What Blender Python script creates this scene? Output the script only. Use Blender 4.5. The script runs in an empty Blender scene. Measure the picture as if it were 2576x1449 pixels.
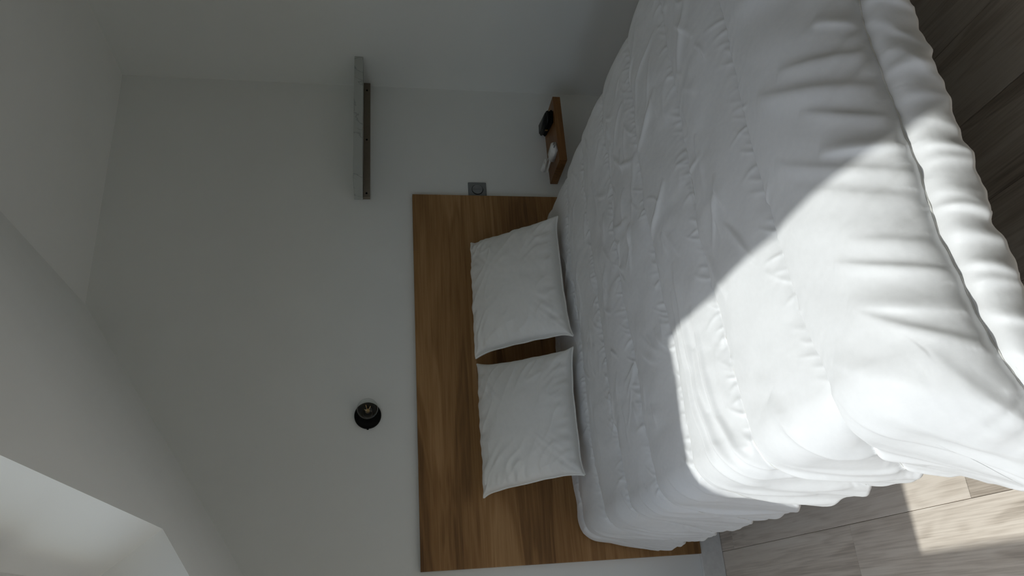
import bpy, bmesh, math, random
import numpy as np
from mathutils import Vector, Matrix

S = bpy.context.scene
COL = S.collection

# ------------------------------------------------------------------ camera
# hand-held phone turned on its side: the picture's left is the room's "up"
YAW, PITCH, ROLL = math.radians(23.639), math.radians(10.08), math.radians(-0.074)
fw = Vector((math.sin(YAW) * math.cos(PITCH), math.cos(YAW) * math.cos(PITCH), -math.sin(PITCH)))
rt = Vector((math.cos(YAW), -math.sin(YAW), 0))
upv = rt.cross(fw)
r2 = math.cos(ROLL) * rt + math.sin(ROLL) * upv
u2 = -math.sin(ROLL) * rt + math.cos(ROLL) * upv
cam_d = bpy.data.cameras.new('camera')
cam_d.sensor_fit = 'HORIZONTAL'
cam_d.sensor_width = 36.0
cam_d.lens = 1912.5 / 2576 * 36.0
cam_d.clip_start = 0.02
cam = bpy.data.objects.new('camera', cam_d)
COL.objects.link(cam)
cx, cy, cz = -u2, r2, -fw
cam.matrix_world = Matrix(((cx.x, cy.x, cz.x, 0.0), (cx.y, cy.y, cz.y, 0.0), (cx.z, cy.z, cz.z, 1.35), (0, 0, 0, 1)))
S.camera = cam

# ------------------------------------------------------------------ sky, sun, exposure
W = bpy.data.worlds.new('sky'); S.world = W
W.use_nodes = True
wn = W.node_tree
sky = wn.nodes.new('ShaderNodeTexSky')
sky.sky_type = 'NISHITA'
sky.sun_disc = False
sky.sun_elevation = math.radians(66.9)
sky.sun_rotation = math.radians(-90)
bg = wn.nodes['Background']
hs = wn.nodes.new('ShaderNodeHueSaturation')            # the phone's white balance: a paler blue overall
hs.inputs['Saturation'].default_value = 0.55
wn.links.new(sky.outputs[0], hs.inputs['Color'])
wn.links.new(hs.outputs[0], bg.inputs[0])
S.cycles.max_bounces = 16
S.cycles.diffuse_bounces = 14
bg.inputs[1].default_value = 0.29
sun_d = bpy.data.lights.new('sun', 'SUN')
sun_d.energy = 2.9
sun_d.color = (1.0, 0.995, 0.975)
sun_d.angle = math.radians(0.9)
sun = bpy.data.objects.new('sun', sun_d)
COL.objects.link(sun)
sun.rotation_euler = Vector((0.392, 0.0, -0.92)).to_track_quat('-Z', 'Y').to_euler()
sun.location = (-3, 1, 6)
S.view_settings.view_transform = 'Standard'
S.view_settings.look = 'None'
S.view_settings.gamma = 1.0
S.view_settings.exposure = 0.0
S.view_settings.use_curve_mapping = False

# ------------------------------------------------------------------ helpers
def tag(o, label=None, cat=None, group=None, kind=None):
    if label: o['label'] = label
    if cat: o['category'] = cat
    if group: o['group'] = group
    if kind: o['kind'] = kind
    return o

def link(name, me, mat=None, parent=None):
    o = bpy.data.objects.new(name, me)
    COL.objects.link(o)
    if mat is not None and me is not None and not me.materials:
        me.materials.append(mat)
    if parent is not None:
        o.parent = parent
    return o

def empty(name, loc):
    o = bpy.data.objects.new(name, None)
    o.empty_display_size = 0.05
    COL.objects.link(o)
    o.location = loc
    return o

def bm_obj(name, bm, mat, parent=None, smooth=False):
    bmesh.ops.recalc_face_normals(bm, faces=bm.faces)
    me = bpy.data.meshes.new(name)
    bm.to_mesh(me); bm.free()
    if smooth:
        me.polygons.foreach_set('use_smooth', [True] * len(me.polygons))
    return link(name, me, mat, parent)

def bm_box(bm, x0, x1, y0, y1, z0, z1, bev=0.0, seg=2):
    g = bmesh.ops.create_cube(bm, size=1.0)
    vs = g['verts']
    for v in vs:
        v.co = Vector(((x0 + x1) / 2 + v.co.x * (x1 - x0), (y0 + y1) / 2 + v.co.y * (y1 - y0), (z0 + z1) / 2 + v.co.z * (z1 - z0)))
    if bev > 0:
        es = list({e for v in vs for e in v.link_edges})
        bmesh.ops.bevel(bm, geom=es, offset=bev, segments=seg, affect='EDGES', profile=0.5)

def box(name, x0, x1, y0, y1, z0, z1, mat, parent=None, bev=0.0, seg=2):
    bm = bmesh.new()
    bm_box(bm, x0, x1, y0, y1, z0, z1, bev, seg)
    return bm_obj(name, bm, mat, parent)

def tube_mesh(name, pts, rad, sides=8, closed=False):
    """tube along a polyline"""
    pts = [Vector(p) for p in pts]
    n = len(pts)
    verts, faces = [], []
    up0 = Vector((0.13, 0.21, 0.97)).normalized()
    for i, p in enumerate(pts):
        a = pts[max(i - 1, 0)]; b = pts[min(i + 1, n - 1)]
        t = (b - a).normalized()
        s = t.cross(up0)
        if s.length < 1e-4: s = t.cross(Vector((1, 0, 0)))
        s.normalize(); q = s.cross(t)
        r = rad[i] if isinstance(rad, (list, tuple)) else rad
        for k in range(sides):
            an = 2 * math.pi * k / sides
            verts.append(p + r * (math.cos(an) * s + math.sin(an) * q))
    for i in range(n - 1):
        for k in range(sides):
            k2 = (k + 1) % sides
            faces.append((i * sides + k, i * sides + k2, (i + 1) * sides + k2, (i + 1) * sides + k))
    faces.append(tuple(range(sides))[::-1])
    faces.append(tuple((n - 1) * sides + k for k in range(sides)))
    me = bpy.data.meshes.new(name)
    me.from_pydata([tuple(v) for v in verts], [], faces)
    me.polygons.foreach_set('use_smooth', [True] * len(me.polygons))
    me.update()
    return me

def lathe_mesh(name, prof, segs=48, axis='Y'):
    """profile of (radius, distance along -Y); caps where radius is 0"""
    verts, faces, idx = [], [], []
    for (r, d) in prof:
        if r <= 1e-6:
            idx.append([len(verts)]); verts.append((0, -d, 0))
        else:
            row = []
            for k in range(segs):
                a = 2 * math.pi * k / segs
                row.append(len(verts)); verts.append((r * math.cos(a), -d, r * math.sin(a)))
            idx.append(row)
    for A, B in zip(idx[:-1], idx[1:]):
        for k in range(segs):
            k2 = (k + 1) % segs
            a0, a1 = A[k % len(A)], A[k2 % len(A)]
            b0, b1 = B[k % len(B)], B[k2 % len(B)]
            f = []
            for q in (a0, a1, b1, b0):
                if q not in f: f.append(q)
            if len(f) > 2: faces.append(f)
    me = bpy.data.meshes.new(name)
    me.from_pydata(verts, [], faces)
    bm = bmesh.new(); bm.from_mesh(me)
    bmesh.ops.recalc_face_normals(bm, faces=bm.faces)
    bm.to_mesh(me); bm.free()
    me.polygons.foreach_set('use_smooth', [True] * len(me.polygons))
    return me

# numpy gradient noise -------------------------------------------------------
_rng = np.random.RandomState(7)
_perm = np.concatenate([_rng.permutation(256)] * 3)
_ang = _rng.rand(256) * 2 * np.pi
_gx, _gy = np.cos(_ang), np.sin(_ang)

def pn(x, y, seed=0):
    x = np.asarray(x, dtype=np.float64) + seed * 17.31
    y = np.asarray(y, dtype=np.float64) + seed * 9.77
    xi = np.floor(x).astype(int); yi = np.floor(y).astype(int)
    xf = x - xi; yf = y - yi
    u = xf * xf * xf * (xf * (xf * 6 - 15) + 10)
    v = yf * yf * yf * (yf * (yf * 6 - 15) + 10)
    def g(ix, iy, dx, dy):
        h = _perm[(_perm[ix & 255] + iy) & 255]
        return _gx[h] * dx + _gy[h] * dy
    a = g(xi, yi, xf, yf); b = g(xi + 1, yi, xf - 1, yf)
    c = g(xi, yi + 1, xf, yf - 1); d = g(xi + 1, yi + 1, xf - 1, yf - 1)
    return ((a + u * (b - a)) * (1 - v) + (c + u * (d - c)) * v) * 1.4

def fbm(x, y, seed=0, oct=3):
    s = 0; a = 1.0; f = 1.0
    for k in range(oct):
        s = s + a * pn(x * f, y * f, seed + k * 3); a *= 0.5; f *= 2.03
    return s

def ridge(x, y, seed=0):
    return 1.0 - np.minimum(np.abs(pn(x, y, seed)) * 2.2, 1.0)

def sstep(e0, e1, x):
    t = np.clip((x - e0) / (e1 - e0), 0, 1)
    return t * t * (3 - 2 * t)

def grid_mesh(name, P, smooth=True, wrap=False):
    ni, nj = P.shape[:2]
    me = bpy.data.meshes.new(name)
    me.vertices.add(ni * nj)
    me.vertices.foreach_set('co', P.reshape(-1).astype(np.float32))
    i, j = np.meshgrid(np.arange(ni - 1), np.arange(nj - 1), indexing='ij')
    a = (i * nj + j).ravel()
    q = np.stack([a, a + nj, a + nj + 1, a + 1], 1)
    nf = len(q)
    me.loops.add(nf * 4)
    me.loops.foreach_set('vertex_index', q.reshape(-1).astype(np.int32))
    me.polygons.add(nf)
    me.polygons.foreach_set('loop_start', np.arange(0, nf * 4, 4, dtype=np.int32))
    me.polygons.foreach_set('use_smooth', np.ones(nf, dtype=bool))
    me.update(calc_edges=True)
    return me

def normals(P):
    du = np.gradient(P, axis=0); dv = np.gradient(P, axis=1)
    n = np.cross(du, dv)
    n /= np.maximum(np.linalg.norm(n, axis=2, keepdims=True), 1e-9)
    return n

# ------------------------------------------------------------------ materials
def mat(name):
    m = bpy.data.materials.new(name); m.use_nodes = True
    return m, m.node_tree, m.node_tree.nodes['Principled BSDF']

def N(t, typ, **kw):
    n = t.nodes.new(typ)
    for k, v in kw.items(): setattr(n, k, v)
    return n

def ramp(t, fac, stops):
    r = N(t, 'ShaderNodeValToRGB')
    e = r.color_ramp.elements
    while len(e) < len(stops): e.new(0.5)
    for el, (p, c) in zip(e, stops):
        el.position = p; el.color = (*c, 1)
    t.links.new(fac, r.inputs[0])
    return r.outputs[0]

def m_paint(name, col, bump=0.02, rough=0.75):
    m, t, b = mat(name)
    tc = N(t, 'ShaderNodeTexCoord')
    n = N(t, 'ShaderNodeTexNoise'); n.inputs['Scale'].default_value = 260; n.inputs['Detail'].default_value = 3
    n2 = N(t, 'ShaderNodeTexNoise'); n2.inputs['Scale'].default_value = 3.0; n2.inputs['Detail'].default_value = 4
    t.links.new(tc.outputs['Object'], n.inputs[0]); t.links.new(tc.outputs['Object'], n2.inputs[0])
    c = ramp(t, n2.outputs[0], [(0.3, tuple(x * 0.985 for x in col)), (0.7, tuple(min(1, x * 1.01) for x in col))])
    t.links.new(c, b.inputs['Base Color'])
    bp = N(t, 'ShaderNodeBump'); bp.inputs['Strength'].default_value = bump * 4; bp.inputs['Distance'].default_value = 0.002
    t.links.new(n.outputs[0], bp.inputs['Height']); t.links.new(bp.outputs[0], b.inputs['Normal'])
    b.inputs['Roughness'].default_value = rough
    b.inputs['Specular IOR Level'].default_value = 0.25
    return m

def m_plain(name, col, rough=0.5, metal=0.0, spec=0.5):
    m, t, b = mat(name)
    tc = N(t, 'ShaderNodeTexCoord')
    n = N(t, 'ShaderNodeTexNoise'); n.inputs['Scale'].default_value = 60
    t.links.new(tc.outputs['Object'], n.inputs[0])
    c = ramp(t, n.outputs[0], [(0.3, tuple(x * 0.94 for x in col)), (0.7, tuple(min(1, x * 1.04) for x in col))])
    t.links.new(c, b.inputs['Base Color'])
    b.inputs['Roughness'].default_value = rough
    b.inputs['Metallic'].default_value = metal
    b.inputs['Specular IOR Level'].default_value = spec
    return m

def m_fabric(name, col, rough=0.55, sheen=0.15, weave=1400):
    m, t, b = mat(name)
    tc = N(t, 'ShaderNodeTexCoord')
    n = N(t, 'ShaderNodeTexNoise'); n.inputs['Scale'].default_value = weave; n.inputs['Detail'].default_value = 2
    n2 = N(t, 'ShaderNodeTexNoise'); n2.inputs['Scale'].default_value = 75; n2.inputs['Detail'].default_value = 5; n2.inputs['Roughness'].default_value = 0.6
    for q in (n, n2): t.links.new(tc.outputs['Object'], q.inputs[0])
    c = ramp(t, n2.outputs[0], [(0.3, tuple(x * 0.97 for x in col)), (0.7, col)])
    t.links.new(c, b.inputs['Base Color'])
    b1 = N(t, 'ShaderNodeBump'); b1.inputs['Strength'].default_value = 0.05; b1.inputs['Distance'].default_value = 0.003
    t.links.new(n2.outputs[0], b1.inputs['Height'])
    b2 = N(t, 'ShaderNodeBump'); b2.inputs['Strength'].default_value = 0.08; b2.inputs['Distance'].default_value = 0.001
    t.links.new(n.outputs[0], b2.inputs['Height']); t.links.new(b1.outputs[0], b2.inputs['Normal'])
    t.links.new(b2.outputs[0], b.inputs['Normal'])
    b.inputs['Roughness'].default_value = rough
    b.inputs['Specular IOR Level'].default_value = 0.3
    b.inputs['Sheen Weight'].default_value = sheen
    return m

def m_wood(name, stops, scale=(1.0, 14.0, 14.0), grain=1.0, rough=0.5, rand=False, fine=1.0, rings=0.5, ringf=34.0, bands=0.0):
    """wood with its grain along local X"""
    m, t, b = mat(name)
    tc = N(t, 'ShaderNodeTexCoord')
    src = tc.outputs['Object']
    if rand:
        oi = N(t, 'ShaderNodeObjectInfo')
        mu = N(t, 'ShaderNodeVectorMath', operation='MULTIPLY')
        cb = N(t, 'ShaderNodeCombineXYZ')
        for k in range(3): t.links.new(oi.outputs['Random'], cb.inputs[k])
        t.links.new(cb.outputs[0], mu.inputs[0]); mu.inputs[1].default_value = (37.0, 11.0, 5.0)
        ad = N(t, 'ShaderNodeVectorMath', operation='ADD')
        t.links.new(src, ad.inputs[0]); t.links.new(mu.outputs[0], ad.inputs[1])
        src = ad.outputs[0]
    mp = N(t, 'ShaderNodeMapping'); mp.inputs['Scale'].default_value = scale
    t.links.new(src, mp.inputs[0])
    # broad figure
    n1 = N(t, 'ShaderNodeTexNoise'); n1.inputs['Scale'].default_value = 0.9; n1.inputs['Detail'].default_value = 3; n1.inputs['Distortion'].default_value = 0.6
    t.links.new(mp.outputs[0], n1.inputs[0])
    # rings / cathedral lines from a distorted band of the broad noise
    ml = N(t, 'ShaderNodeMath', operation='MULTIPLY'); ml.inputs[1].default_value = ringf
    t.links.new(n1.outputs[0], ml.inputs[0])
    sn = N(t, 'ShaderNodeMath', operation='SINE'); t.links.new(ml.outputs[0], sn.inputs[0])
    # fine fibres
    mp2 = N(t, 'ShaderNodeMapping'); mp2.inputs['Scale'].default_value = (4.0 * fine, 160.0 * fine, 160.0 * fine)
    t.links.new(src, mp2.inputs[0])
    n2 = N(t, 'ShaderNodeTexNoise'); n2.inputs['Scale'].default_value = 1.0; n2.inputs['Detail'].default_value = 4; n2.inputs['Roughness'].default_value = 0.65
    t.links.new(mp2.outputs[0], n2.inputs[0])
    a = N(t, 'ShaderNodeMath', operation='MULTIPLY_ADD'); a.inputs[1].default_value = 0.11 * rings
    t.links.new(sn.outputs[0], a.inputs[0]); t.links.new(n1.outputs[0], a.inputs[2])
    a2 = N(t, 'ShaderNodeMath', operation='MULTIPLY_ADD'); a2.inputs[1].default_value = 0.45 * grain
    t.links.new(n2.outputs[0], a2.inputs[0])
    sb = N(t, 'ShaderNodeMath', operation='SUBTRACT'); sb.inputs[1].default_value = 0.225 * grain
    t.links.new(a.outputs[0], sb.inputs[0]); t.links.new(sb.outputs[0], a2.inputs[2])
    fac = a2.outputs[0]
    if rand:
        rr = N(t, 'ShaderNodeMath', operation='MULTIPLY_ADD'); rr.inputs[1].default_value = 0.22
        t.links.new(oi.outputs['Random'], rr.inputs[0])
        s2 = N(t, 'ShaderNodeMath', operation='SUBTRACT'); s2.inputs[1].default_value = 0.11
        t.links.new(fac, s2.inputs[0]); t.links.new(s2.outputs[0], rr.inputs[2])
        fac = rr.outputs[0]
    if bands:
        sp = N(t, 'ShaderNodeSeparateXYZ'); t.links.new(tc.outputs['Object'], sp.inputs[0])
        mb = N(t, 'ShaderNodeMath', operation='MULTIPLY_ADD'); mb.inputs[1].default_value = 12.5; mb.inputs[2].default_value = 40.0
        t.links.new(sp.outputs[2], mb.inputs[0])
        fb = N(t, 'ShaderNodeMath', operation='FLOOR'); t.links.new(mb.outputs[0], fb.inputs[0])
        wnz = N(t, 'ShaderNodeTexWhiteNoise', noise_dimensions='1D'); t.links.new(fb.outputs[0], wnz.inputs['W'])
        ba = N(t, 'ShaderNodeMath', operation='MULTIPLY_ADD'); ba.inputs[1].default_value = bands
        t.links.new(wnz.outputs['Value'], ba.inputs[0])
        s3 = N(t, 'ShaderNodeMath', operation='SUBTRACT'); s3.inputs[1].default_value = bands / 2
        t.links.new(fac, s3.inputs[0]); t.links.new(s3.outputs[0], ba.inputs[2])
        fac = ba.outputs[0]
    c = ramp(t, fac, stops)
    t.links.new(c, b.inputs['Base Color'])
    bp = N(t, 'ShaderNodeBump'); bp.inputs['Strength'].default_value = 0.18; bp.inputs['Distance'].default_value = 0.0008
    t.links.new(n2.outputs[0], bp.inputs['Height']); t.links.new(bp.outputs[0], b.inputs['Normal'])
    b.inputs['Roughness'].default_value = rough
    b.inputs['Specular IOR Level'].default_value = 0.35
    return m

def m_marble(name):
    m, t, b = mat(name)
    tc = N(t, 'ShaderNodeTexCoord')
    n = N(t, 'ShaderNodeTexNoise'); n.inputs['Scale'].default_value = 4.0; n.inputs['Detail'].default_value = 6; n.inputs['Distortion'].default_value = 1.6
    t.links.new(tc.outputs['Object'], n.inputs[0])
    c = ramp(t, n.outputs[0], [(0.0, (0.42, 0.44, 0.42)), (0.475, (0.42, 0.44, 0.42)), (0.5, (0.27, 0.28, 0.27)), (0.515, (0.43, 0.45, 0.43)), (1.0, (0.46, 0.48, 0.46))])
    t.links.new(c, b.inputs['Base Color'])
    b.inputs['Roughness'].default_value = 0.35
    return m

def m_glass_thin(name):
    """thin pane: clear transmission with a Fresnel reflection"""
    m = bpy.data.materials.new(name); m.use_nodes = True
    t = m.node_tree; t.nodes.clear()
    o = N(t, 'ShaderNodeOutputMaterial'); mx = N(t, 'ShaderNodeMixShader')
    tr = N(t, 'ShaderNodeBsdfTransparent'); gl = N(t, 'ShaderNodeBsdfGlossy'); gl.inputs['Roughness'].default_value = 0.01
    tr.inputs[0].default_value = (0.97, 0.985, 0.98, 1)
    lw = N(t, 'ShaderNodeLayerWeight'); lw.inputs['Blend'].default_value = 0.5
    pw = N(t, 'ShaderNodeMath', operation='POWER'); pw.inputs[1].default_value = 4.0
    fr = N(t, 'ShaderNodeMath', operation='MULTIPLY_ADD'); fr.inputs[1].default_value = 0.7; fr.inputs[2].default_value = 0.025
    t.links.new(lw.outputs['Facing'], pw.inputs[0]); t.links.new(pw.outputs[0], fr.inputs[0])
    t.links.new(fr.outputs[0], mx.inputs[0]); t.links.new(tr.outputs[0], mx.inputs[1]); t.links.new(gl.outputs[0], mx.inputs[2])
    t.links.new(mx.outputs[0], o.inputs[0])
    return m

M_wall = m_paint('white_wall_paint', (0.79, 0.805, 0.79))
M_ceil = m_paint('white_ceiling_paint', (0.88, 0.89, 0.875))
M_base = m_plain('white_lacquer', (0.72, 0.72, 0.70), 0.4)
M_duvet = m_fabric('white_satin_cotton', (0.78, 0.785, 0.785), 0.5, 0.12)
M_pillow = m_fabric('white_pillow_cotton', (0.82, 0.815, 0.785), 0.7, 0.1)
M_matt = m_fabric('mattress_ticking', (0.7, 0.69, 0.66), 0.8, 0.1)
M_head = m_wood('oak_laminate', [(0.22, (0.125, 0.058, 0.018)), (0.45, (0.26, 0.135, 0.048)), (0.6, (0.345, 0.19, 0.075)), (0.8, (0.45, 0.27, 0.125))], (0.8, 8.0, 8.0), 1.0, 0.5, rings=0.55, ringf=55.0, bands=0.13)
M_floor = m_wood('grey_oak_plank', [(0.15, (0.30, 0.25, 0.20)), (0.40, (0.56, 0.485, 0.405)), (0.58, (0.70, 0.62, 0.53)), (0.85, (0.78, 0.71, 0.62))], (1.1, 9.0, 9.0), 1.5, 0.42, rand=True, fine=1.3, rings=0.6, ringf=60.0)
M_gap = m_plain('dark_floor_underlay', (0.03, 0.025, 0.02), 0.9)
M_ledge = m_wood('honey_wood', [(0.25, (0.12, 0.05, 0.012)), (0.5, (0.2, 0.09, 0.025)), (0.75, (0.27, 0.13, 0.042))], (2.0, 16.0, 16.0), 0.8, 0.45)
M_marble = m_marble('marble_effect')
M_batten = m_plain('raw_grey_wood', (0.20, 0.17, 0.13), 0.8)
M_black = m_plain('matt_black', (0.003, 0.003, 0.003), 0.6, 0.0, 0.12)
M_blackg = m_plain('satin_black', (0.006, 0.006, 0.007), 0.4, 0.0, 0.25)
M_steel = m_plain('grey_switch_plastic', (0.16, 0.17, 0.175), 0.4)
M_steel2 = m_plain('grey_switch_rocker', (0.19, 0.20, 0.205), 0.35)
M_white = m_plain('white_plastic', (0.8, 0.8, 0.78), 0.4)
M_brass = m_plain('brass', (0.55, 0.38, 0.17), 0.35, 0.9)
M_fil = m_plain('amber_filament', (0.75, 0.5, 0.24), 0.5)
M_pane = m_glass_thin('window_glass')
M_bulb = m_glass_thin('clear_bulb_glass')
M_thread = m_plain('white_thread', (0.72, 0.71, 0.67), 0.8)
M_dark = m_plain('dark_bed_base_fabric', (0.05, 0.048, 0.045), 0.9)
M_door = m_plain('white_door_lacquer', (0.74, 0.74, 0.72), 0.4)

# ------------------------------------------------------------------ the room
XL, XR, YB, YF, ZC = -1.70, 2.384, 3.02, -1.80, 2.49
SM = 0.6367                                             # roof pitch, z per x
def zs(x): return 1.849 + SM * (x - 0.247)              # inner face of the roof slope
sn_ = Vector((-SM, 0, 1)).normalized()                  # outward normal of the slope

def struct(o, label, cat):
    return tag(o, label, cat, kind='structure')

struct(box('wall_back', XL - 0.1, XR + 0.1, YB, YB + 0.1, -0.02, 2.62, M_wall), 'plain white gable wall behind the bed', 'wall')
struct(box('wall_right', XR, XR + 0.1, YF - 0.1, YB + 0.1, -0.02, 2.62, M_wall), 'plain white wall beside the bed', 'wall')
struct(box('wall_left', XL - 0.1, XL, YF - 0.1, YB + 0.1, -0.02, 0.9, M_wall), 'low white knee wall under the roof slope', 'wall')
struct(box('wall_front', XL - 0.1, XR + 0.1, YF - 0.1, YF, -0.02, 2.62, M_wall), 'plain white wall facing the foot of the bed', 'wall')
struct(box('ceiling', 1.17, XR + 0.1, YF - 0.1, YB + 0.1, ZC, ZC + 0.12, M_ceil), 'flat white ceiling strip above the bedside', 'ceiling')

# sloped ceiling slab with the splayed openings of its roof window and an added lower one
T = 0.20
# (room side x, room side y, window side x, window side y)
OPEN = [((-0.62, 0.247), (0.42, 1.98), (-0.655, 0.108), (0.50, 1.91)),
        ((-1.46, -0.72), (-0.40, 2.50), (-1.49, -0.755), (-0.32, 2.42))]  # lower opening is added out of view; its sun patch brightens the room
def pin(x, y): return (x, y, zs(x))
def pout(x, y): return (x, y, zs(x) + T * math.sqrt(1 + SM * SM))
xe, x_lo, xmid = 1.251, XL - 0.02, -0.68
ya, yb = YF - 0.02, YB + 0.02
bm = bmesh.new()
for (inn_x, iy, out_x, oy), (xa, xb) in zip(OPEN, ((xmid, xe), (x_lo, xmid))):
    rect = [(xa, ya), (xb, ya), (xb, yb), (xa, yb)]
    opi = [(inn_x[0], iy[0]), (inn_x[1], iy[0]), (inn_x[1], iy[1]), (inn_x[0], iy[1])]
    opo = [(out_x[0], oy[0]), (out_x[1], oy[0]), (out_x[1], oy[1]), (out_x[0], oy[1])]
    bv = [bm.verts.new(v) for v in [pin(*p) for p in rect] + [pin(*p) for p in opi] + [pout(*p) for p in opo] + [pout(*p) for p in rect]]
    for k in range(4):
        k2 = (k + 1) % 4
        fs = [(k, k2, 4 + k2, 4 + k), (4 + k, 4 + k2, 8 + k2, 8 + k), (8 + k, 8 + k2, 12 + k2, 12 + k), (12 + k, 12 + k2, k2, k)]
        if rect[k][0] == xmid and rect[k2][0] == xmid: fs = fs[:3]
        for f in fs: bm.faces.new([bv[i] for i in f])
bmesh.ops.remove_doubles(bm, verts=bm.verts, dist=1e-5)
struct(bm_obj('ceiling', bm, M_ceil), 'white sloping ceiling with a roof window recess and an added lower opening for light', 'ceiling')

# the roof window, and the unseen one added below it for more daylight
sl = Vector((1, 0, SM)).normalized()                    # up the slope
FR_U, FR_D, FR_F, FR_N = 0.055, 0.075, 0.08, 0.06       # visible frame widths: top, bottom, far, near
for k, (inn_x, iy, out_x, oy) in enumerate(OPEN):
    Ls = (out_x[1] - out_x[0]) * math.sqrt(1 + SM * SM)
    xm, ym = (out_x[0] + out_x[1]) / 2, (oy[0] + oy[1]) / 2
    win = tag(empty('window_%d' % (k + 1), pout(xm, ym)), ('upper roof window beside the bed with white frame', 'added unseen lower roof window that lets in extra sunlight, with white frame')[k], 'window', kind='structure')
    Wy = oy[1] - oy[0]
    def wbar(name, u0, u1, y0, y1, n0, n1, m, bev=0.004):
        bm = bmesh.new()
        bm_box(bm, u0, u1, y0, y1, n0, n1, bev)
        M = Matrix(((sl.x, 0, sn_.x), (0, 1, 0), (sl.z, 0, sn_.z)))
        for v in bm.verts: v.co = M @ v.co
        return bm_obj(name, bm, m, win)
    wbar('frame_bar', Ls / 2 - FR_U, Ls / 2 + 0.03, -Wy / 2 - 0.03, Wy / 2 + 0.03, -0.03, 0.05, M_base)
    wbar('frame_bar', -Ls / 2 - 0.03, -Ls / 2 + FR_D, -Wy / 2 - 0.03, Wy / 2 + 0.03, -0.03, 0.05, M_base)
    wbar('frame_bar', -Ls / 2 + FR_D, Ls / 2 - FR_U, Wy / 2 - FR_F, Wy / 2 + 0.03, -0.03, 0.05, M_base)
    wbar('frame_bar', -Ls / 2 + FR_D, Ls / 2 - FR_U, -Wy / 2 - 0.03, -Wy / 2 + FR_N, -0.03, 0.05, M_base)
    wbar('pane', -Ls / 2 + FR_D - 0.005, Ls / 2 - FR_U + 0.005, -Wy / 2 + FR_N - 0.005, Wy / 2 - FR_F + 0.005, 0.012, 0.018, M_pane, 0)
    wbar('handle_bar', Ls / 2 - FR_U - 0.002, Ls / 2 - 0.02, -0.22, 0.22, -0.05, -0.03, M_steel, 0.006)

# door in the wall behind the photographer
door = tag(empty('door_1', (1.55, YF, 0)), 'plain white flush door in the wall facing the bed foot', 'door', kind='structure')
box('panel', -0.40, 0.40, 0.0, 0.03, 0.005, 2.03, M_door, door, 0.003)
box('door_frame', -0.47, -0.40, 0.0, 0.045, 0, 2.10, M_base, door, 0.004)
box('door_frame', 0.40, 0.47, 0.0, 0.045, 0, 2.10, M_base, door, 0.004)
box('door_frame', -0.40, 0.40, 0.0, 0.045, 2.03, 2.10, M_base, door, 0.004)
link('handle', tube_mesh('handle', [(-0.33, 0.03, 1.02), (-0.33, 0.075, 1.02), (-0.31, 0.085, 1.02), (-0.2, 0.085, 1.02)], 0.009), M_steel, door)

# skirting boards
def baseboard(name, x0, x1, y0, y1, label):
    bm = bmesh.new()
    bm_box(bm, x0, x1, y0, y1, 0.0, 0.094, 0.004, 2)
    return struct(bm_obj(name, bm, M_base), label, 'baseboard')
baseboard('baseboard_back', XL, XR, YB - 0.014, YB, 'white skirting board along the headboard wall')
baseboard('baseboard_right', XR - 0.014, XR, YF, YB - 0.014, 'white skirting board along the wall beside the bed')
baseboard('baseboard_left', XL, XL + 0.014, YF, YB - 0.014, 'white skirting board along the knee wall')
baseboard('baseboard_front', XL + 0.014, 1.08, YF, YF + 0.014, 'white skirting board beside the door')

# floor of single planks, grain along the room's depth
floor = box('floor', XL - 0.1, XR + 0.1, YF - 0.1, YB + 0.1, -0.12, -0.0095, M_gap)
struct(floor, 'grey brown oak plank floor', 'floor')
PW, PL, GAP = 0.2013, 1.29, 0.0010
def plank_mesh(length, width):
    bm = bmesh.new()
    bm_box(bm, -length / 2, length / 2, -width / 2, width / 2, -0.0095, 0.0, 0.0)
    top = [e for e in bm.edges if all(v.co.z > -0.001 for v in e.verts)]
    bmesh.ops.bevel(bm, geom=top, offset=0.0010, segments=1, affect='EDGES')
    bmesh.ops.recalc_face_normals(bm, faces=bm.faces)
    me = bpy.data.meshes.new('plank'); bm.to_mesh(me); bm.free()
    me.materials.append(M_floor)
    return me
full = plank_mesh(PL - GAP, PW - GAP)
random.seed(3)
x0 = 0.173 - PW * 10
row = 0
while x0 < XR:
    xa, xb = max(x0, XL), min(x0 + PW, XR)
    if xb - xa > 0.01:
        if abs(x0 - (0.173 - PW)) < 0.01: y = 2.111 - 4 * PL
        else: y = 2.111 - 5 * PL + (0.43 * row + 0.31 * (row % 3)) % 1.0 * PL
        while y < YB:
            ya, yb = max(y, YF), min(y + PL, YB)
            if yb - ya > 0.02:
                std = abs((yb - ya) - PL) < 1e-6 and abs((xb - xa) - PW) < 1e-6
                me = full if std else plank_mesh(yb - ya - GAP, xb - xa - GAP)
                o = bpy.data.objects.new('plank', me); COL.objects.link(o)
                o.parent = floor
                o.location = ((xa + xb) / 2, (ya + yb) / 2, 0)
                o.rotation_euler = (0, 0, math.pi / 2)
            y += PL
    x0 += PW; row += 1

# ------------------------------------------------------------------ headboard panel
bm = bmesh.new()
bm_box(bm, 0.171 - 0.973, 1.775 - 0.973, -0.011, 0.011, -0.549, 0.549, 0.0015, 2)
hb = bm_obj('headboard', bm, M_head)
hb.location = (0.973, YB - 0.0125, 0.643)
tag(hb, 'wide oak-effect wooden headboard panel on the white wall behind the pillows', 'headboard')

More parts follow.
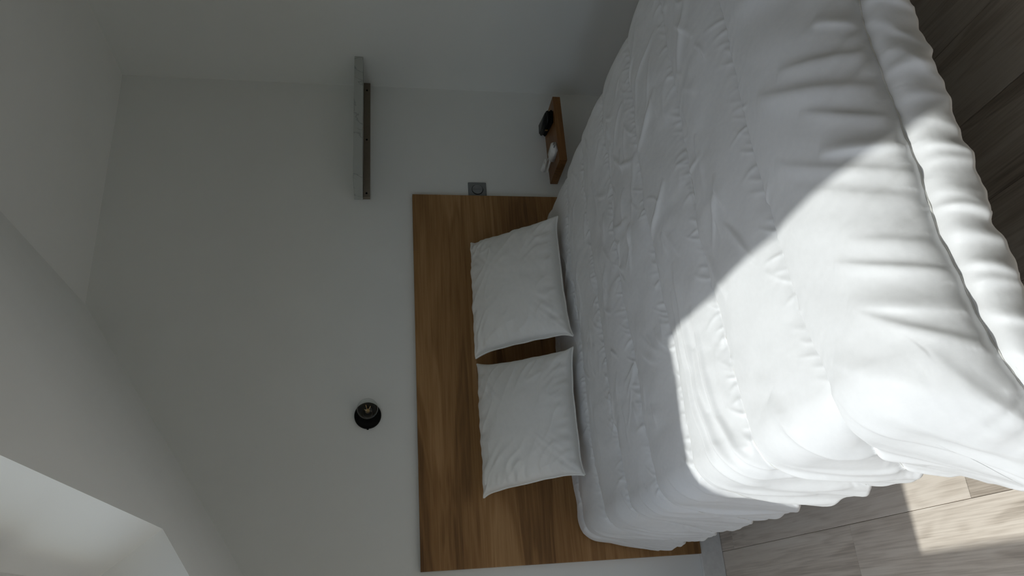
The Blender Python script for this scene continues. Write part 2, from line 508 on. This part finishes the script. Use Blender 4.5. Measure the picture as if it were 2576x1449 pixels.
# ------------------------------------------------------------------ bed base and mattress
bed = tag(empty('bed_base', (0.975, 1.98, 0)), 'low dark bed base hidden under the white quilt', 'bed')
box('base_frame', -0.66, 0.66, -0.94, 0.975, 0.300, 0.355, M_dark, bed, 0.01)
for sx in (-0.58, 0.58):
    for sy in (-0.60, 0.86):
        link('leg', tube_mesh('leg', [(sx, sy, 0.0), (sx, sy, 0.305)], [0.022, 0.028], 12), M_black, bed)
bm = bmesh.new()
bm_box(bm, -0.675, 0.675, -0.955, 0.972, 0.357, 0.525, 0.05, 4)
mt = bm_obj('mattress', bm, M_matt, None, True)
mt.location = (0.975, 1.98, 0)
tag(mt, 'off-white mattress under the quilt', 'mattress')

# ------------------------------------------------------------------ the quilt
xl, xr, yh, yf = 0.32, 1.635, 2.975, 1.08
HL, HR, HF = 0.312, 0.33, 0.257
FOLD = 0.035
NA, NT, NB = 120, 430, 120
NY, NF = 680, 84
ul = np.linspace(1, 0, NA, endpoint=False)
c_left = np.stack([np.zeros(NA), ul], 1)
SEAMS = [0.895, 1.212, 1.515, 1.812, 2.105, 2.38, 2.66, 2.925]

def profile(d, r, phi, out_extra=0):
    arc = r * phi
    th = np.minimum(d, arc) / r
    st = np.maximum(d - arc, 0)
    return r * np.sin(th) + st * math.cos(phi), r * (1 - np.cos(th)) + st * math.sin(phi)

# flattened sheet coordinates: x runs right hem -> left hem, y runs head -> foot hem
nxs = 640; nys = 760
# sampling: finer near the hems
sx = np.concatenate([np.linspace(xr + HR, xr, 90, endpoint=False), np.linspace(xr, xl, 440, endpoint=False), np.linspace(xl, xl - HL, 120)])
sy = np.concatenate([np.linspace(yh, 1.3, 420, endpoint=False), np.linspace(1.3, yf, 80, endpoint=False), np.linspace(yf, yf - HF, 150)])
SX, SY = np.meshgrid(sx, sy, indexing='ij')

def seam_y(k, X):
    """waver of a stitched line, as a sheet y for each sheet x"""
    y = SEAMS[k] + 0.007 * pn(X / 0.22, k * 3.1, 5) + 0.002 * pn(X / 0.05, k * 1.7, 6)
    if k == 1: y = y + 0.18 * sstep(xl + 0.02, xl - HL, X) - 0.035 * sstep(xl + 0.16, xl, X)
    if k == 0: y = y - 0.02 * sstep(xl + 0.25, xl - 0.1, X)
    return y

def quilt(SX, SY):
    aL = np.maximum(xl - SX, 0); aR = np.maximum(SX - xr, 0); b = np.maximum(yf - SY, 0)
    # scalloped hems: stitched lines pull the edge in
    pull = 0
    for k in range(len(SEAMS)):
        pull = pull + 0.020 * np.exp(-((SY - seam_y(k, SX)) / 0.035) ** 2)
    wob = 0.014 * pn(SY / 0.13, 0 * SY, 11) + 0.004 * pn(SY / 0.035, 0 * SY, 12) - pull
    hemL = 1 + (wob + 0.02 * sstep(2.2, 2.9, SY)) / HL * (aL / HL) ** 2
    aL = aL * hemL
    aR = aR * (1 + wob / HR * (aR / HR) ** 2)
    wobf = 0.008 * pn(SX / 0.07, 0 * SX, 21) + 0.004 * pn(SX / 0.028, 0 * SX, 22)
    b = b * (1 + wobf / HF * (b / HF) ** 2)
    # plan position of the point on the (rounded-edge) top
    X = np.clip(SX, xl, xr); Y = np.maximum(SY, yf)
    a = aL + aR
    sgn = np.where(aL > 0, -1.0, 1.0)
    d = np.sqrt(a * a + b * b)
    ca = np.where(d > 1e-9, a / np.maximum(d, 1e-9), 0); sb = np.where(d > 1e-9, b / np.maximum(d, 1e-9), 0)
    oS, dS = profile(d, 0.07, 1.31)
    oF, dF = profile(d, 0.20, 1.04)
    w = sb ** 2
    out = oS * (1 - w) + oF * w
    drop = dS * (1 - w) + dF * w
    X = X + sgn * out * ca
    Y = Y - out * sb
    # flared corner at the foot
    tL = np.clip(aL / HL, 0, 1.3)
    fl = 0.105 * sstep(1.36, 0.98, SY) * tL ** 1.4
    X = X - fl
    Y = Y - 0.03 * sstep(1.2, 0.9, SY) * tL ** 1.5
    crown = 0.022 * (1 - ((SX - 0.98) / 0.72) ** 2)
    Z = 0.560 + np.maximum(crown, -0.01) - drop
    Z = Z + 0.01 * sstep(2.55, 2.95, SY)
    Z = Z + 0.010 * pn(SX / 0.5, SY / 0.5, 31) * (1 - np.clip(a / HL, 0, 1)) * (1 - np.clip(b / HF, 0, 1))
    return np.stack([X, Y, Z], -1), aL, aR, b

def poly_ridge(SX, SY, pts, width, amp):
    """rounded fold along a polyline on the sheet, fading at both ends"""
    pts = np.array(pts)
    seg = np.diff(pts, axis=0); L = np.linalg.norm(seg, axis=1); cum = np.concatenate([[0], np.cumsum(L)])
    best = np.full(SX.shape, 9.0); tb = np.zeros(SX.shape)
    for k in range(len(seg)):
        px = SX - pts[k, 0]; py = SY - pts[k, 1]
        t = np.clip((px * seg[k, 0] + py * seg[k, 1]) / L[k] ** 2, 0, 1)
        dd = np.hypot(px - t * seg[k, 0], py - t * seg[k, 1])
        m_ = dd < best
        best = np.where(m_, dd, best); tb = np.where(m_, (cum[k] + t * L[k]) / cum[-1], tb)
    fade = np.sin(np.pi * np.clip(tb, 0.0, 1.0)) ** 0.6
    return amp * fade * np.exp(-(best / width) ** 2)

def add_fold(h, pts, width, amp, lean, tuck=False):
    """one fold, written only into its own neighbourhood of the sheet; lean makes one flank steeper"""
    px = [p[0] for p in pts]; py = [p[1] for p in pts]
    m_ = width * 3.2
    ia = np.searchsorted(-sx, -(max(px) + m_)); ib = np.searchsorted(-sx, -(min(px) - m_))
    ja = np.searchsorted(-sy, -(max(py) + m_)); jb = np.searchsorted(-sy, -(min(py) - m_))
    if ib - ia < 2 or jb - ja < 2: return
    X = SX[ia:ib, ja:jb]; Y = SY[ia:ib, ja:jb]
    # smooth the polyline by quadratic interpolation
    t = np.linspace(0, 1, 9)[:, None]
    p0, p1, p2 = [np.array(p) for p in pts]
    c1 = 2 * p1 - 0.5 * (p0 + p2)
    C = (1 - t) ** 2 * p0 + 2 * t * (1 - t) * c1 + t ** 2 * p2
    best = np.full(X.shape, 9.0); sg = np.zeros(X.shape); tb = np.zeros(X.shape)
    for k in range(len(C) - 1):
        e = C[k + 1] - C[k]; L2 = e @ e
        qx = X - C[k, 0]; qy = Y - C[k, 1]
        tt = np.clip((qx * e[0] + qy * e[1]) / L2, 0, 1)
        dd = np.hypot(qx - tt * e[0], qy - tt * e[1])
        mm = dd < best
        best = np.where(mm, dd, best); sg = np.where(mm, np.sign(qx * e[1] - qy * e[0]), sg)
        tb = np.where(mm, (k + tt) / (len(C) - 1), tb)
    w = width * np.where(sg * lean > 0, 0.62, 1.35) if lean else width
    fade = (1 - tb) ** 0.8 if tuck else np.sin(np.pi * np.clip(0.08 + 0.92 * tb, 0, 1)) ** 0.7
    h[ia:ib, ja:jb] += amp * fade * np.exp(-(np.sqrt(best ** 2 + (0.25 * width) ** 2) - 0.25 * width) ** 1.5 / w ** 1.5)

def relief(SX, SY, aL, aR, b):
    h = np.zeros(SX.shape)
    edges = [None] + list(range(len(SEAMS)))
    tL = np.clip(aL / HL, 0, 1)
    dist = np.full(SX.shape, 9.0)
    sy_all = [seam_y(k, SX) for k in range(len(SEAMS))]
    # puffed channels between the stitched lines
    amps = [0.016, 0.030, 0.030, 0.024, 0.020, 0.018, 0.018, 0.016, 0.012]
    bounds = [np.full(SX.shape, yf - HF - 0.015)] + sy_all + [np.full(SX.shape, 3.05)]
    for k in range(len(bounds) - 1):
        t = (SY - bounds[k]) / np.maximum(bounds[k + 1] - bounds[k], 1e-6)
        inside = (t >= 0) & (t < 1)
        tt = np.clip(t, 0, 1)
        sh = (4 * tt * (1 - tt))
        if k == 0: sh = np.where(tt < 0.5, np.maximum(sh, 0.55), sh)
        if k == 1: sh = (np.clip(tt, 0, 1) ** 0.95 * (1 - np.clip(tt, 0, 1)) ** 0.55) / 0.454
        puff = np.maximum(sh, 0) ** (1.0 if k == 0 else 0.62)
        h = np.where(inside, amps[k] * puff * (1 - 0.72 * tL) * (1 + 0.18 * pn(SX / 0.35, k * 5.3 + 0 * SX, 41)), h)
    for k in range(len(SEAMS)):
        dist = np.minimum(dist, np.abs(SY - sy_all[k]))
    h0 = h.copy()
    # gathers at the stitched lines, different on either side
    for k in range(len(SEAMS)):
        dy = SY - sy_all[k]
        for side, sd in ((1, 51), (-1, 57)):
            on = (dy * side >= 0)
            ad = np.abs(dy)
            if k == 0: amp, dec, per = (0.0085, 0.05, 0.030) if side > 0 else (0.0035, 0.03, 0.03)
            elif k == 1: amp, dec, per = (0.0030, 0.030, 0.024)
            else: amp, dec, per = (0.0030, 0.020, 0.022) if side > 0 else (0.0015, 0.018, 0.022)
            g = pn((SX + 0.45 * dy + 0.03 * pn(SX / 0.2, SY / 0.2, 3)) / per, k * 7.7 + dy / 0.5, sd + k)
            g = np.sign(g) * np.abs(g) ** 0.8
            lead = np.minimum(ad / 0.006, 1.0)
            var = 0.55 + 0.7 * pn(SX / 0.17, k * 2.2 + 0 * SX, sd + 30 + k)
            h = h + np.where(on, amp * g * lead * np.exp(-ad / dec) * np.clip(var, 0.15, 1.3), 0)
    # the stitched lines sink into the filling, deepest at the foot
    for k in range(len(SEAMS)):
        ad = np.abs(SY - sy_all[k])
        dep, wd = ((0.011, 0.012), (0.006, 0.010))[k] if k < 2 else (0.0035, 0.008)
        h = h - dep * np.exp(-(ad / wd) ** 1.3) * (1 - 0.6 * tL)
    # fine stitching dimples along each line
    h = h + 0.0008 * np.exp(-(dist / 0.005) ** 2) * np.sin(SX / 0.0065)
    # soft undulation of the filling
    mid = sstep(1.22, 1.4, SY) * (1 - tL)
    warp = 0.08 * pn(SX / 0.3, SY / 0.3, 71)
    h = h + mid * 0.0055 * pn((SX + warp) / 0.16, (SY - warp) / 0.13, 75) + mid * 0.0022 * pn((SX - warp) / 0.06, (SY + warp) / 0.075, 76)
    h = h + 0.00025 * fbm(SX / 0.02, SY / 0.02, 77)
    roll = sstep(0.90, 0.95, SY) * (1 - sstep(1.1, 1.2, SY))
    h = h + 0.006 * roll * pn((SX - 0.55 * (SY - 0.86)) / 0.10, SY / 0.34, 61)
    fp = sstep(0.897, 0.862, SY)
    h = h + 0.006 * fp * pn((SX + 0.35 * (SY - 0.85)) / 0.07, SY / 0.5, 65)
    # single creases and folds
    rg = random.Random(11)
    # at each stitched line, short tucks on the headboard side, fewer on the foot side
    for k in range(1, len(SEAMS)):
        x = 1.72
        while x > 0.28:
            x -= rg.uniform(0.010, 0.036)
            yk = float(seam_y(k, np.array(x)))
            sd = 1 if rg.random() < 0.72 else -1
            L = rg.uniform(0.018, 0.055) * (1.3 if rg.random() < 0.25 else 1)
            sl_ = rg.uniform(-0.5, 0.9)
            add_fold(h, [(x, yk + sd * 0.004), (x + sl_ * L * 0.4, yk + sd * L * 0.5), (x + sl_ * L, yk + sd * L)], rg.uniform(0.003, 0.0055), rg.uniform(0.0014, 0.0040), 0, True)
    # crumples over the shaded middle, mostly running across the bed
    for n in range(150):
        x = rg.uniform(0.45, 1.62); y = rg.uniform(1.3, 2.75)
        if rg.random() > (0.35 + 0.65 * min(1, max(0, (x - 0.5) / 0.4))): continue
        L = rg.uniform(0.05, 0.16); an = rg.gauss(0, 0.5) + (0.35 if rg.random() < 0.6 else -0.3)
        dx, dy = math.cos(an) * L / 2, math.sin(an) * L / 2
        bx, by = -dy * rg.uniform(-0.3, 0.3), dx * rg.uniform(-0.3, 0.3)
        add_fold(h, [(x - dx, y - dy), (x + bx, y + by), (x + dx, y + dy)], rg.uniform(0.005, 0.011), rg.uniform(0.0022, 0.0060), rg.choice((-1, 1)))
    # long folds that climb from the foot seam over the thick roll
    x = 1.70
    while x > 0.30:
        x -= rg.uniform(0.03, 0.075)
        L = rg.uniform(0.07, 0.24); sl_ = rg.uniform(0.35, 0.75)
        k = 1.05 if x > 0.62 else 0.55
        add_fold(h, [(x, 0.901), (x + sl_ * L * 0.45, 0.901 + L * 0.5), (x + sl_ * L * 1.05, 0.901 + L)], rg.uniform(0.008, 0.017), k * rg.uniform(0.005, 0.0115), rg.choice((-1, 1, 1)))
    # folds over the hanging foot panel
    x = 1.72
    while x > 0.05:
        x -= rg.uniform(0.028, 0.062)
        sl_ = (-1.0 if x > 0.8 else -0.35) * rg.uniform(0.4, 1.3)
        add_fold(h, [(x, 0.892), (x + sl_ * 0.05, 0.852), (x + sl_ * 0.14, 0.800)], rg.uniform(0.008, 0.014), rg.uniform(0.0035, 0.0085), 1)
    # slack folds running down the hanging side towards the foot
    y = 2.9
    while y > 1.0:
        y -= rg.uniform(0.05, 0.13)
        L = rg.uniform(0.12, 0.26); x = rg.uniform(0.20, 0.33)
        add_fold(h, [(x, y), (x - L * 0.5, y - L * 0.28), (x - L, y - L * rg.uniform(0.5, 0.8))], rg.uniform(0.009, 0.018), rg.uniform(0.004, 0.010), rg.choice((-1, 1)))
    # sharp creases in the sunlit folds that run off the edge of the bed
    for pts, wd, am in (
        ([(0.80, 1.665), (0.60, 1.668), (0.44, 1.662), (0.33, 1.635), (0.22, 1.56), (0.06, 1.44)], 0.013, 0.013),
        ([(0.66, 1.615), (0.50, 1.612), (0.38, 1.60), (0.28, 1.55), (0.16, 1.46), (0.03, 1.39)], 0.010, 0.011),
        ([(0.74, 1.715), (0.55, 1.712), (0.42, 1.705), (0.32, 1.68), (0.2, 1.62)], 0.010, 0.009),
        ([(0.56, 1.645), (0.46, 1.64), (0.40, 1.632)], 0.007, 0.007),
        ([(0.60, 1.42), (0.72, 1.47), (0.86, 1.50)], 0.014, 0.007),
        ([(0.36, 1.36), (0.25, 1.30), (0.1, 1.24)], 0.022, 0.010),
        ([(1.30, 1.60), (1.22, 1.72), (1.20, 1.80)], 0.012, 0.007),
        ([(1.42, 1.28), (1.30, 1.36), (1.22, 1.46)], 0.016, 0.007),
        ([(1.35, 2.02), (1.26, 1.93), (1.22, 1.84)], 0.010, 0.007),
        ([(1.02, 1.62), (0.96, 1.70), (0.93, 1.80)], 0.010, 0.006),
    ):
        h = h + poly_ridge(SX, SY, pts, wd, am)
    # drape folds down the side, slanting to the foot
    u = SY + 0.55 * aL
    q = pn(u / 0.105, aL / 0.9, 81) + 0.55 * pn(u / 0.045, aL / 0.5, 82)
    h = h + 0.009 * tL ** 1.2 * q
    q = pn(SY / 0.12, aR / 0.6, 84)
    h = h + 0.016 * np.clip(aR / 0.15, 0, 1) * q
    # keep the relief soft where pillows press near the headboard
    return h, h0

P, aL, aR, b_ = quilt(SX, SY)
nrm = normals(P)
if nrm[300, 300, 2] < 0: nrm = -nrm
Hh, _ = relief(SX, SY, aL, aR, b_)
P = P + nrm * Hh[..., None]
# rolled edge and turned-under lining on every side
def turn_under(P, axis, end):
    Q = np.moveaxis(P, axis, 0)
    if end: Q = Q[::-1]
    e = Q[0]; inn = Q[0] - Q[3]
    inn /= np.maximum(np.linalg.norm(inn, axis=-1, keepdims=True), 1e-9)
    return e, inn
def pad(P, nrm, axis, end):
    e, outw = turn_under(P, axis, end)
    n = np.moveaxis(nrm, axis, 0); n = n[-1] if end else n[0]
    R = 0.009
    rows = []
    for th in (30, 60, 90, 120, 150, 180):
        a = math.radians(th)
        rows.append(e + outw * (R * math.sin(a)) - n * (R * (1 - math.cos(a))))
    last = rows[-1]
    for s_, dn in ((0.012, 0.006), (0.03, 0.016)):
        rows.append(last - outw * s_ - n * dn)
    rows = np.stack(rows, 0)
    Q = np.moveaxis(P, axis, 0); NQ = np.moveaxis(nrm, axis, 0)
    nn = np.repeat(n[None], len(rows), 0)
    if end:
        Q = np.concatenate([Q, rows], 0); NQ = np.concatenate([NQ, nn], 0)
    else:
        Q = np.concatenate([rows[::-1], Q], 0); NQ = np.concatenate([nn, NQ], 0)
    return np.moveaxis(Q, 0, axis), np.moveaxis(NQ, 0, axis)
nP = normals(P)
if nP[300, 300, 2] < 0: nP = -nP
P2, n2_ = pad(P, nP, 0, True)
P2, n2_ = pad(P2, n2_, 0, False)
P2, n2_ = pad(P2, n2_, 1, True)
P2, n2_ = pad(P2, n2_, 1, False)
quilt_o = link('quilt', grid_mesh('quilt', P2), M_duvet)
tag(quilt_o, 'white stitched quilt spread over the bed, hanging down its sides', 'quilt')

# stitched lines, lying in the grooves
for k in range(len(SEAMS)):
    xs = np.linspace(xr + HR * 0.95, xl - HL * 0.97, 330)
    ys = seam_y(k, xs)
    ii = np.clip(np.interp(-xs, -sx, np.arange(len(sx))), 0, len(sx) - 1.001)
    jj = np.clip(np.interp(-ys, -sy, np.arange(len(sy))), 0, len(sy) - 1.001)
    i0 = ii.astype(int); j0 = jj.astype(int); fi = (ii - i0)[:, None]; fj = (jj - j0)[:, None]
    q = (P[i0, j0] * (1 - fi) + P[i0 + 1, j0] * fi) * (1 - fj) + (P[i0, j0 + 1] * (1 - fi) + P[i0 + 1, j0 + 1] * fi) * fj
    link('stitch_line', tube_mesh('stitch_line', [tuple(v) for v in q], 0.0017 if k == 0 else 0.0012, 6), M_thread, quilt_o)

# ------------------------------------------------------------------ pillows
def pillow(name, c, thick, seed, label):
    """c: bottom-left, bottom-right, top-right, top-left corners of the case"""
    n = 110
    bl, br, tr_, tl = [np.array(v) for v in c]
    s = np.sin(np.linspace(-1, 1, n) * np.pi / 2)
    s = 0.55 * s + 0.45 * np.linspace(-1, 1, n)
    Sg, Tg = np.meshgrid(s, s, indexing='ij')
    # seams bow inwards between the pointed corners
    bow = 0.085
    A = Sg * (1 - bow * (0.75 * (1 - Tg ** 10) + 0.35 * (1 - Tg ** 2)) * (0.6 + 0.4 * Sg ** 2)); B = Tg * (1 - bow * (0.75 * (1 - Sg ** 10) + 0.35 * (1 - Sg ** 2)) * (0.6 + 0.4 * Tg ** 2))
    rc = 1 - 0.022 * (Sg ** 2 * Tg ** 2) ** 12
    A = A * rc; B = B * rc
    A = A + 0.012 * pn(Tg * 3.1, 0 * Tg, seed) * Sg ** 2; B = B + 0.014 * pn(Sg * 3.4, 0 * Sg, seed + 1) * Tg ** 2
    u = (A + 1) / 2; v = (B + 1) / 2
    base = (bl * (1 - u)[..., None] + br * u[..., None]) * (1 - v)[..., None] + (tl * (1 - u)[..., None] + tr_ * u[..., None]) * v[..., None]
    nm = np.cross(br - bl, tl - bl); nm /= np.linalg.norm(nm)     # faces the room (-Y, up)
    puff = (np.clip(1 - Sg ** 2, 0, 1) * np.clip(1 - Tg ** 2, 0, 1)) ** 0.35
    # gathers running in from the corners and seams
    r_ = np.hypot(Sg, Tg); th = np.arctan2(Tg, Sg)
    edge = np.clip(np.maximum(np.abs(Sg), np.abs(Tg)), 0, 1)
    corner = np.clip(np.minimum(np.abs(Sg), np.abs(Tg)) * 1.35 - 0.35, 0, 1)
    wr = 0.010 * corner * pn(th * 9, r_ * 1.2, seed + 3)
    gx = pn(Sg * 7.5 + 1.2 * Tg, Tg * 1.3, seed + 4) * sstep(0.55, 0.95, np.abs(Tg))
    gy = pn(Tg * 7.5 + 0.9 * Sg, Sg * 1.3, seed + 5) * sstep(0.55, 0.95, np.abs(Sg))
    wr = wr + 0.0075 * (gx + gy) + 0.003 * fbm(Sg * 2.2, Tg * 2.2, seed + 6)
    # diagonal pull lines
    wr = wr + 0.004 * ridge((Sg + Tg) * 3.0, (Sg - Tg) * 1.0, seed + 7) ** 3 * sstep(0.1, 0.7, edge)
    wr = wr * np.clip(puff * 2.2, 0, 1)
    fr = base + nm * (thick * 0.62 * puff + wr + 0.0025)[..., None]
    bk = base - nm * (thick * 0.30 * puff + 0.0025)[..., None]
    G = np.concatenate([fr, bk[::-1][:, :]], 0)
    # stitch front and back into one closed skin
    vf = fr.reshape(-1, 3); vb = bk.reshape(-1, 3)
    verts = np.concatenate([vf, vb]).tolist()
    faces = []
    for i in range(n - 1):
        for j in range(n - 1):
            a = i * n + j
            faces.append((a, a + n, a + n + 1, a + 1))
            o_ = n * n + a
            faces.append((o_, o_ + 1, o_ + n + 1, o_ + n))
    ring = [(i, 0) for i in range(n)] + [(n - 1, j) for j in range(1, n)] + [(i, n - 1) for i in range(n - 2, -1, -1)] + [(0, j) for j in range(n - 2, 0, -1)]
    for k in range(len(ring)):
        (i, j), (i2, j2) = ring[k], ring[(k + 1) % len(ring)]
        a, b2 = i * n + j, i2 * n + j2
        faces.append((b2, a, n * n + a, n * n + b2))
    me = bpy.data.meshes.new(name)
    me.from_pydata(verts, [], faces)
    bm = bmesh.new(); bm.from_mesh(me); bmesh.ops.recalc_face_normals(bm, faces=bm.faces); bm.to_mesh(me); bm.free()
    me.polygons.foreach_set('use_smooth', [True] * len(me.polygons))
    o = link(name, me, M_pillow)
    tag(o, label, 'pillow', 'pillows leaning on the headboard')
    loop = [tuple(base[i, j]) for (i, j) in ring] + [tuple(base[0, 0])]
    link('piping', tube_mesh('piping', loop, 0.0042, 6), M_pillow, o)
    return o
pillow('pillow', [(0.955, 2.645, 0.610), (1.505, 2.685, 0.612), (1.517, 2.965, 0.947), (0.975, 2.965, 0.953)], 0.15, 3, 'square white pillow on the switch side of the headboard')
pillow('pillow', [(0.440, 2.690, 0.612), (0.925, 2.660, 0.612), (0.962, 2.965, 0.949), (0.415, 2.965, 0.953)], 0.15, 23, 'square white pillow below the bare bulb wall lamp')

# ------------------------------------------------------------------ corner shelf with batten
sh = tag(empty('wall_shelf', (2.07, YB, 1.43)), 'pale marble-effect wall shelf in the room corner on a grey batten', 'shelf')
bm = bmesh.new()
bm_box(bm, 1.752 - 2.07, XR - 2.07 - 0.0005, 2.812 - YB, -0.0005, 1.410 - 1.43, 1.449 - 1.43, 0.0025, 2)
bm_obj('board', bm, M_marble, sh)
bt = box('batten', 1.756 - 2.07, XR - 2.07 - 0.0005, -0.022, -0.0005, 1.379 - 1.43, 1.4098 - 1.43, M_batten, sh, 0.001)
for xx in (1.775, 2.06, 2.34):
    me = lathe_mesh('screw', [(0, 0.0), (0.0045, 0.0), (0.0045, 0.0015), (0.0, 0.002)], 14)
    o = link('screw', me, M_black, sh); o.location = (xx - 2.07, -0.022, 1.395 - 1.43)

# ------------------------------------------------------------------ wooden bedside ledge and the things on it
ld = bm = bmesh.new()
bm_box(bm, -0.174, 0.174, -0.208, -0.001, -0.036, 0.0, 0.0015, 2)
ledge = bm_obj('bedside_ledge', bm, M_ledge)
ledge.location = (2.032, YB, 0.542)
tag(ledge, 'small thick honey wood ledge fixed to the wall beside the bed', 'ledge')

def rounded_slab(name, L, Wd, H, taper, mat_, parent=None, bev=0.006):
    bm = bmesh.new()
    bm_box(bm, -Wd / 2, Wd / 2, -L / 2, L / 2, 0, H, 0)
    for v in bm.verts:
        if v.co.z > H / 2: v.co.x *= taper; v.co.y *= 0.96
    bmesh.ops.bevel(bm, geom=list(bm.edges), offset=bev, segments=3, affect='EDGES')
    return bm_obj(name, bm, mat_, parent, True)

case = tag(empty('glasses_case', (2.128, 2.915, 0.5422)), 'black spectacles case lying on the wooden ledge', 'case')
case.rotation_euler = (0, 0, math.radians(-12))
rounded_slab('case_base', 0.165, 0.066, 0.016, 1.04, M_black, case, 0.005)
lid = rounded_slab('case_lid', 0.165, 0.067, 0.020, 0.80, M_blackg, case, 0.006); lid.location = (0, 0, 0.0165)
hg = box('clasp', -0.036, -0.032, -0.006, 0.006, 0.010, 0.022, M_brass, case, 0.001)

ch = tag(empty('phone_charger', (1.925, 2.895, 0.5422)), 'white plug charger with coiled cable on the wooden ledge', 'charger')
ch.rotation_euler = (0, 0, math.radians(8))
p = rounded_slab('plug_body', 0.085, 0.055, 0.026, 0.86, M_white, ch, 0.004); p.location = (0.005, -0.03, 0)
for xx in (-0.009, 0.009):
    link('prong', tube_mesh('prong', [(xx + 0.005, -0.065, 0.016), (xx + 0.005, -0.085, 0.016)], 0.0024, 8), M_steel2, ch)
pts = []
for k in range(60):
    a = k / 59 * 4.4 * math.pi
    rr = 0.030 + 0.004 * math.sin(a * 0.37)
    pts.append((0.0 + rr * 0.75 * math.cos(a), 0.055 + rr * 1.25 * math.sin(a), 0.004 + 0.034 * k / 59 + 0.010 * (math.sin(a * 0.5) ** 2)))
link('cable', tube_mesh('cable', [(0.005, 0.006, 0.015), (0.01, 0.02, 0.014)] + pts, 0.0032, 8), M_white, ch)
cn = rounded_slab('connector', 0.040, 0.024, 0.012, 0.9, M_white, ch, 0.002); cn.location = (-0.012, 0.062, 0.036); cn.rotation_euler = (0.3, 0.1, 0.5)

# ------------------------------------------------------------------ light switch
sw = tag(empty('light_switch', (1.8145, YB, 0.892)), 'square grey light switch with round rocker beside the headboard', 'switch')
bm = bmesh.new(); bm_box(bm, -0.0390, 0.0390, -0.009, -0.0003, -0.042, 0.042, 0.003, 3)
bm_obj('plate', bm, M_steel, sw)
o = link('dial_ring', lathe_mesh('dial_ring', [(0.0265, 0.008), (0.0265, 0.0105), (0.0245, 0.0105), (0.0245, 0.008)], 48), M_blackg, sw)
for s_ in (-1, 1):
    n_ = 24
    ring = [(s_ * 0.0006, 0.0238)] + [(s_ * 0.024 * math.sin(math.pi * k / n_), 0.024 * math.cos(math.pi * k / n_)) for k in range(1, n_)] + [(s_ * 0.0006, -0.0238)]
    bm = bmesh.new()
    fa = [bm.verts.new((x, -0.0085, z)) for x, z in ring]; fb = [bm.verts.new((x, -0.0135, z)) for x, z in ring]
    bm.faces.new(fa); bm.faces.new(fb[::-1])
    for k in range(len(ring)):
        k2 = (k + 1) % len(ring); bm.faces.new((fa[k], fa[k2], fb[k2], fb[k]))
    bm_obj('rocker', bm, M_steel2, sw)

# ------------------------------------------------------------------ wall lamp with a bare bulb (switched off)
lamp = tag(empty('wall_lamp', (0.767, YB, 1.386)), 'round black wall lamp with a clear globe filament bulb', 'wall lamp')
link('base', lathe_mesh('base', [(0.0, 0.0003), (0.050, 0.0003), (0.0525, 0.003), (0.0525, 0.012), (0.050, 0.019), (0.043, 0.025), (0.030, 0.029), (0.0, 0.029)], 64), M_black, lamp)
link('socket', lathe_mesh('socket', [(0.0, 0.027), (0.019, 0.027), (0.019, 0.074), (0.016, 0.078), (0.0, 0.078)], 32), M_black, lamp)
o = link('grub_screw', lathe_mesh('grub_screw', [(0, 0), (0.004, 0), (0.004, 0.006), (0, 0.007)], 12), M_black, lamp)
o.location = (-0.0505, -0.008, 0); o.rotation_euler = (0, 0, -math.pi / 2)
bulb = link('bulb', lathe_mesh('bulb', [(0.0125, 0.074)] + [(0.040 * math.sin(a), 0.116 - 0.040 * math.cos(a)) for a in np.linspace(0.45, math.pi, 26)], 48), M_bulb, lamp)
link('glass_stem', lathe_mesh('glass_stem', [(0.0, 0.072), (0.011, 0.074), (0.006, 0.088), (0.003, 0.104), (0.0, 0.106)], 20), M_brass, bulb)
for k in range(4):
    a = k * math.pi / 2 + 0.5
    link('filament', tube_mesh('filament', [(0.004 * math.cos(a), -0.090, 0.004 * math.sin(a)), (0.013 * math.cos(a), -0.126, 0.013 * math.sin(a))], 0.0011, 6), M_fil, bulb)
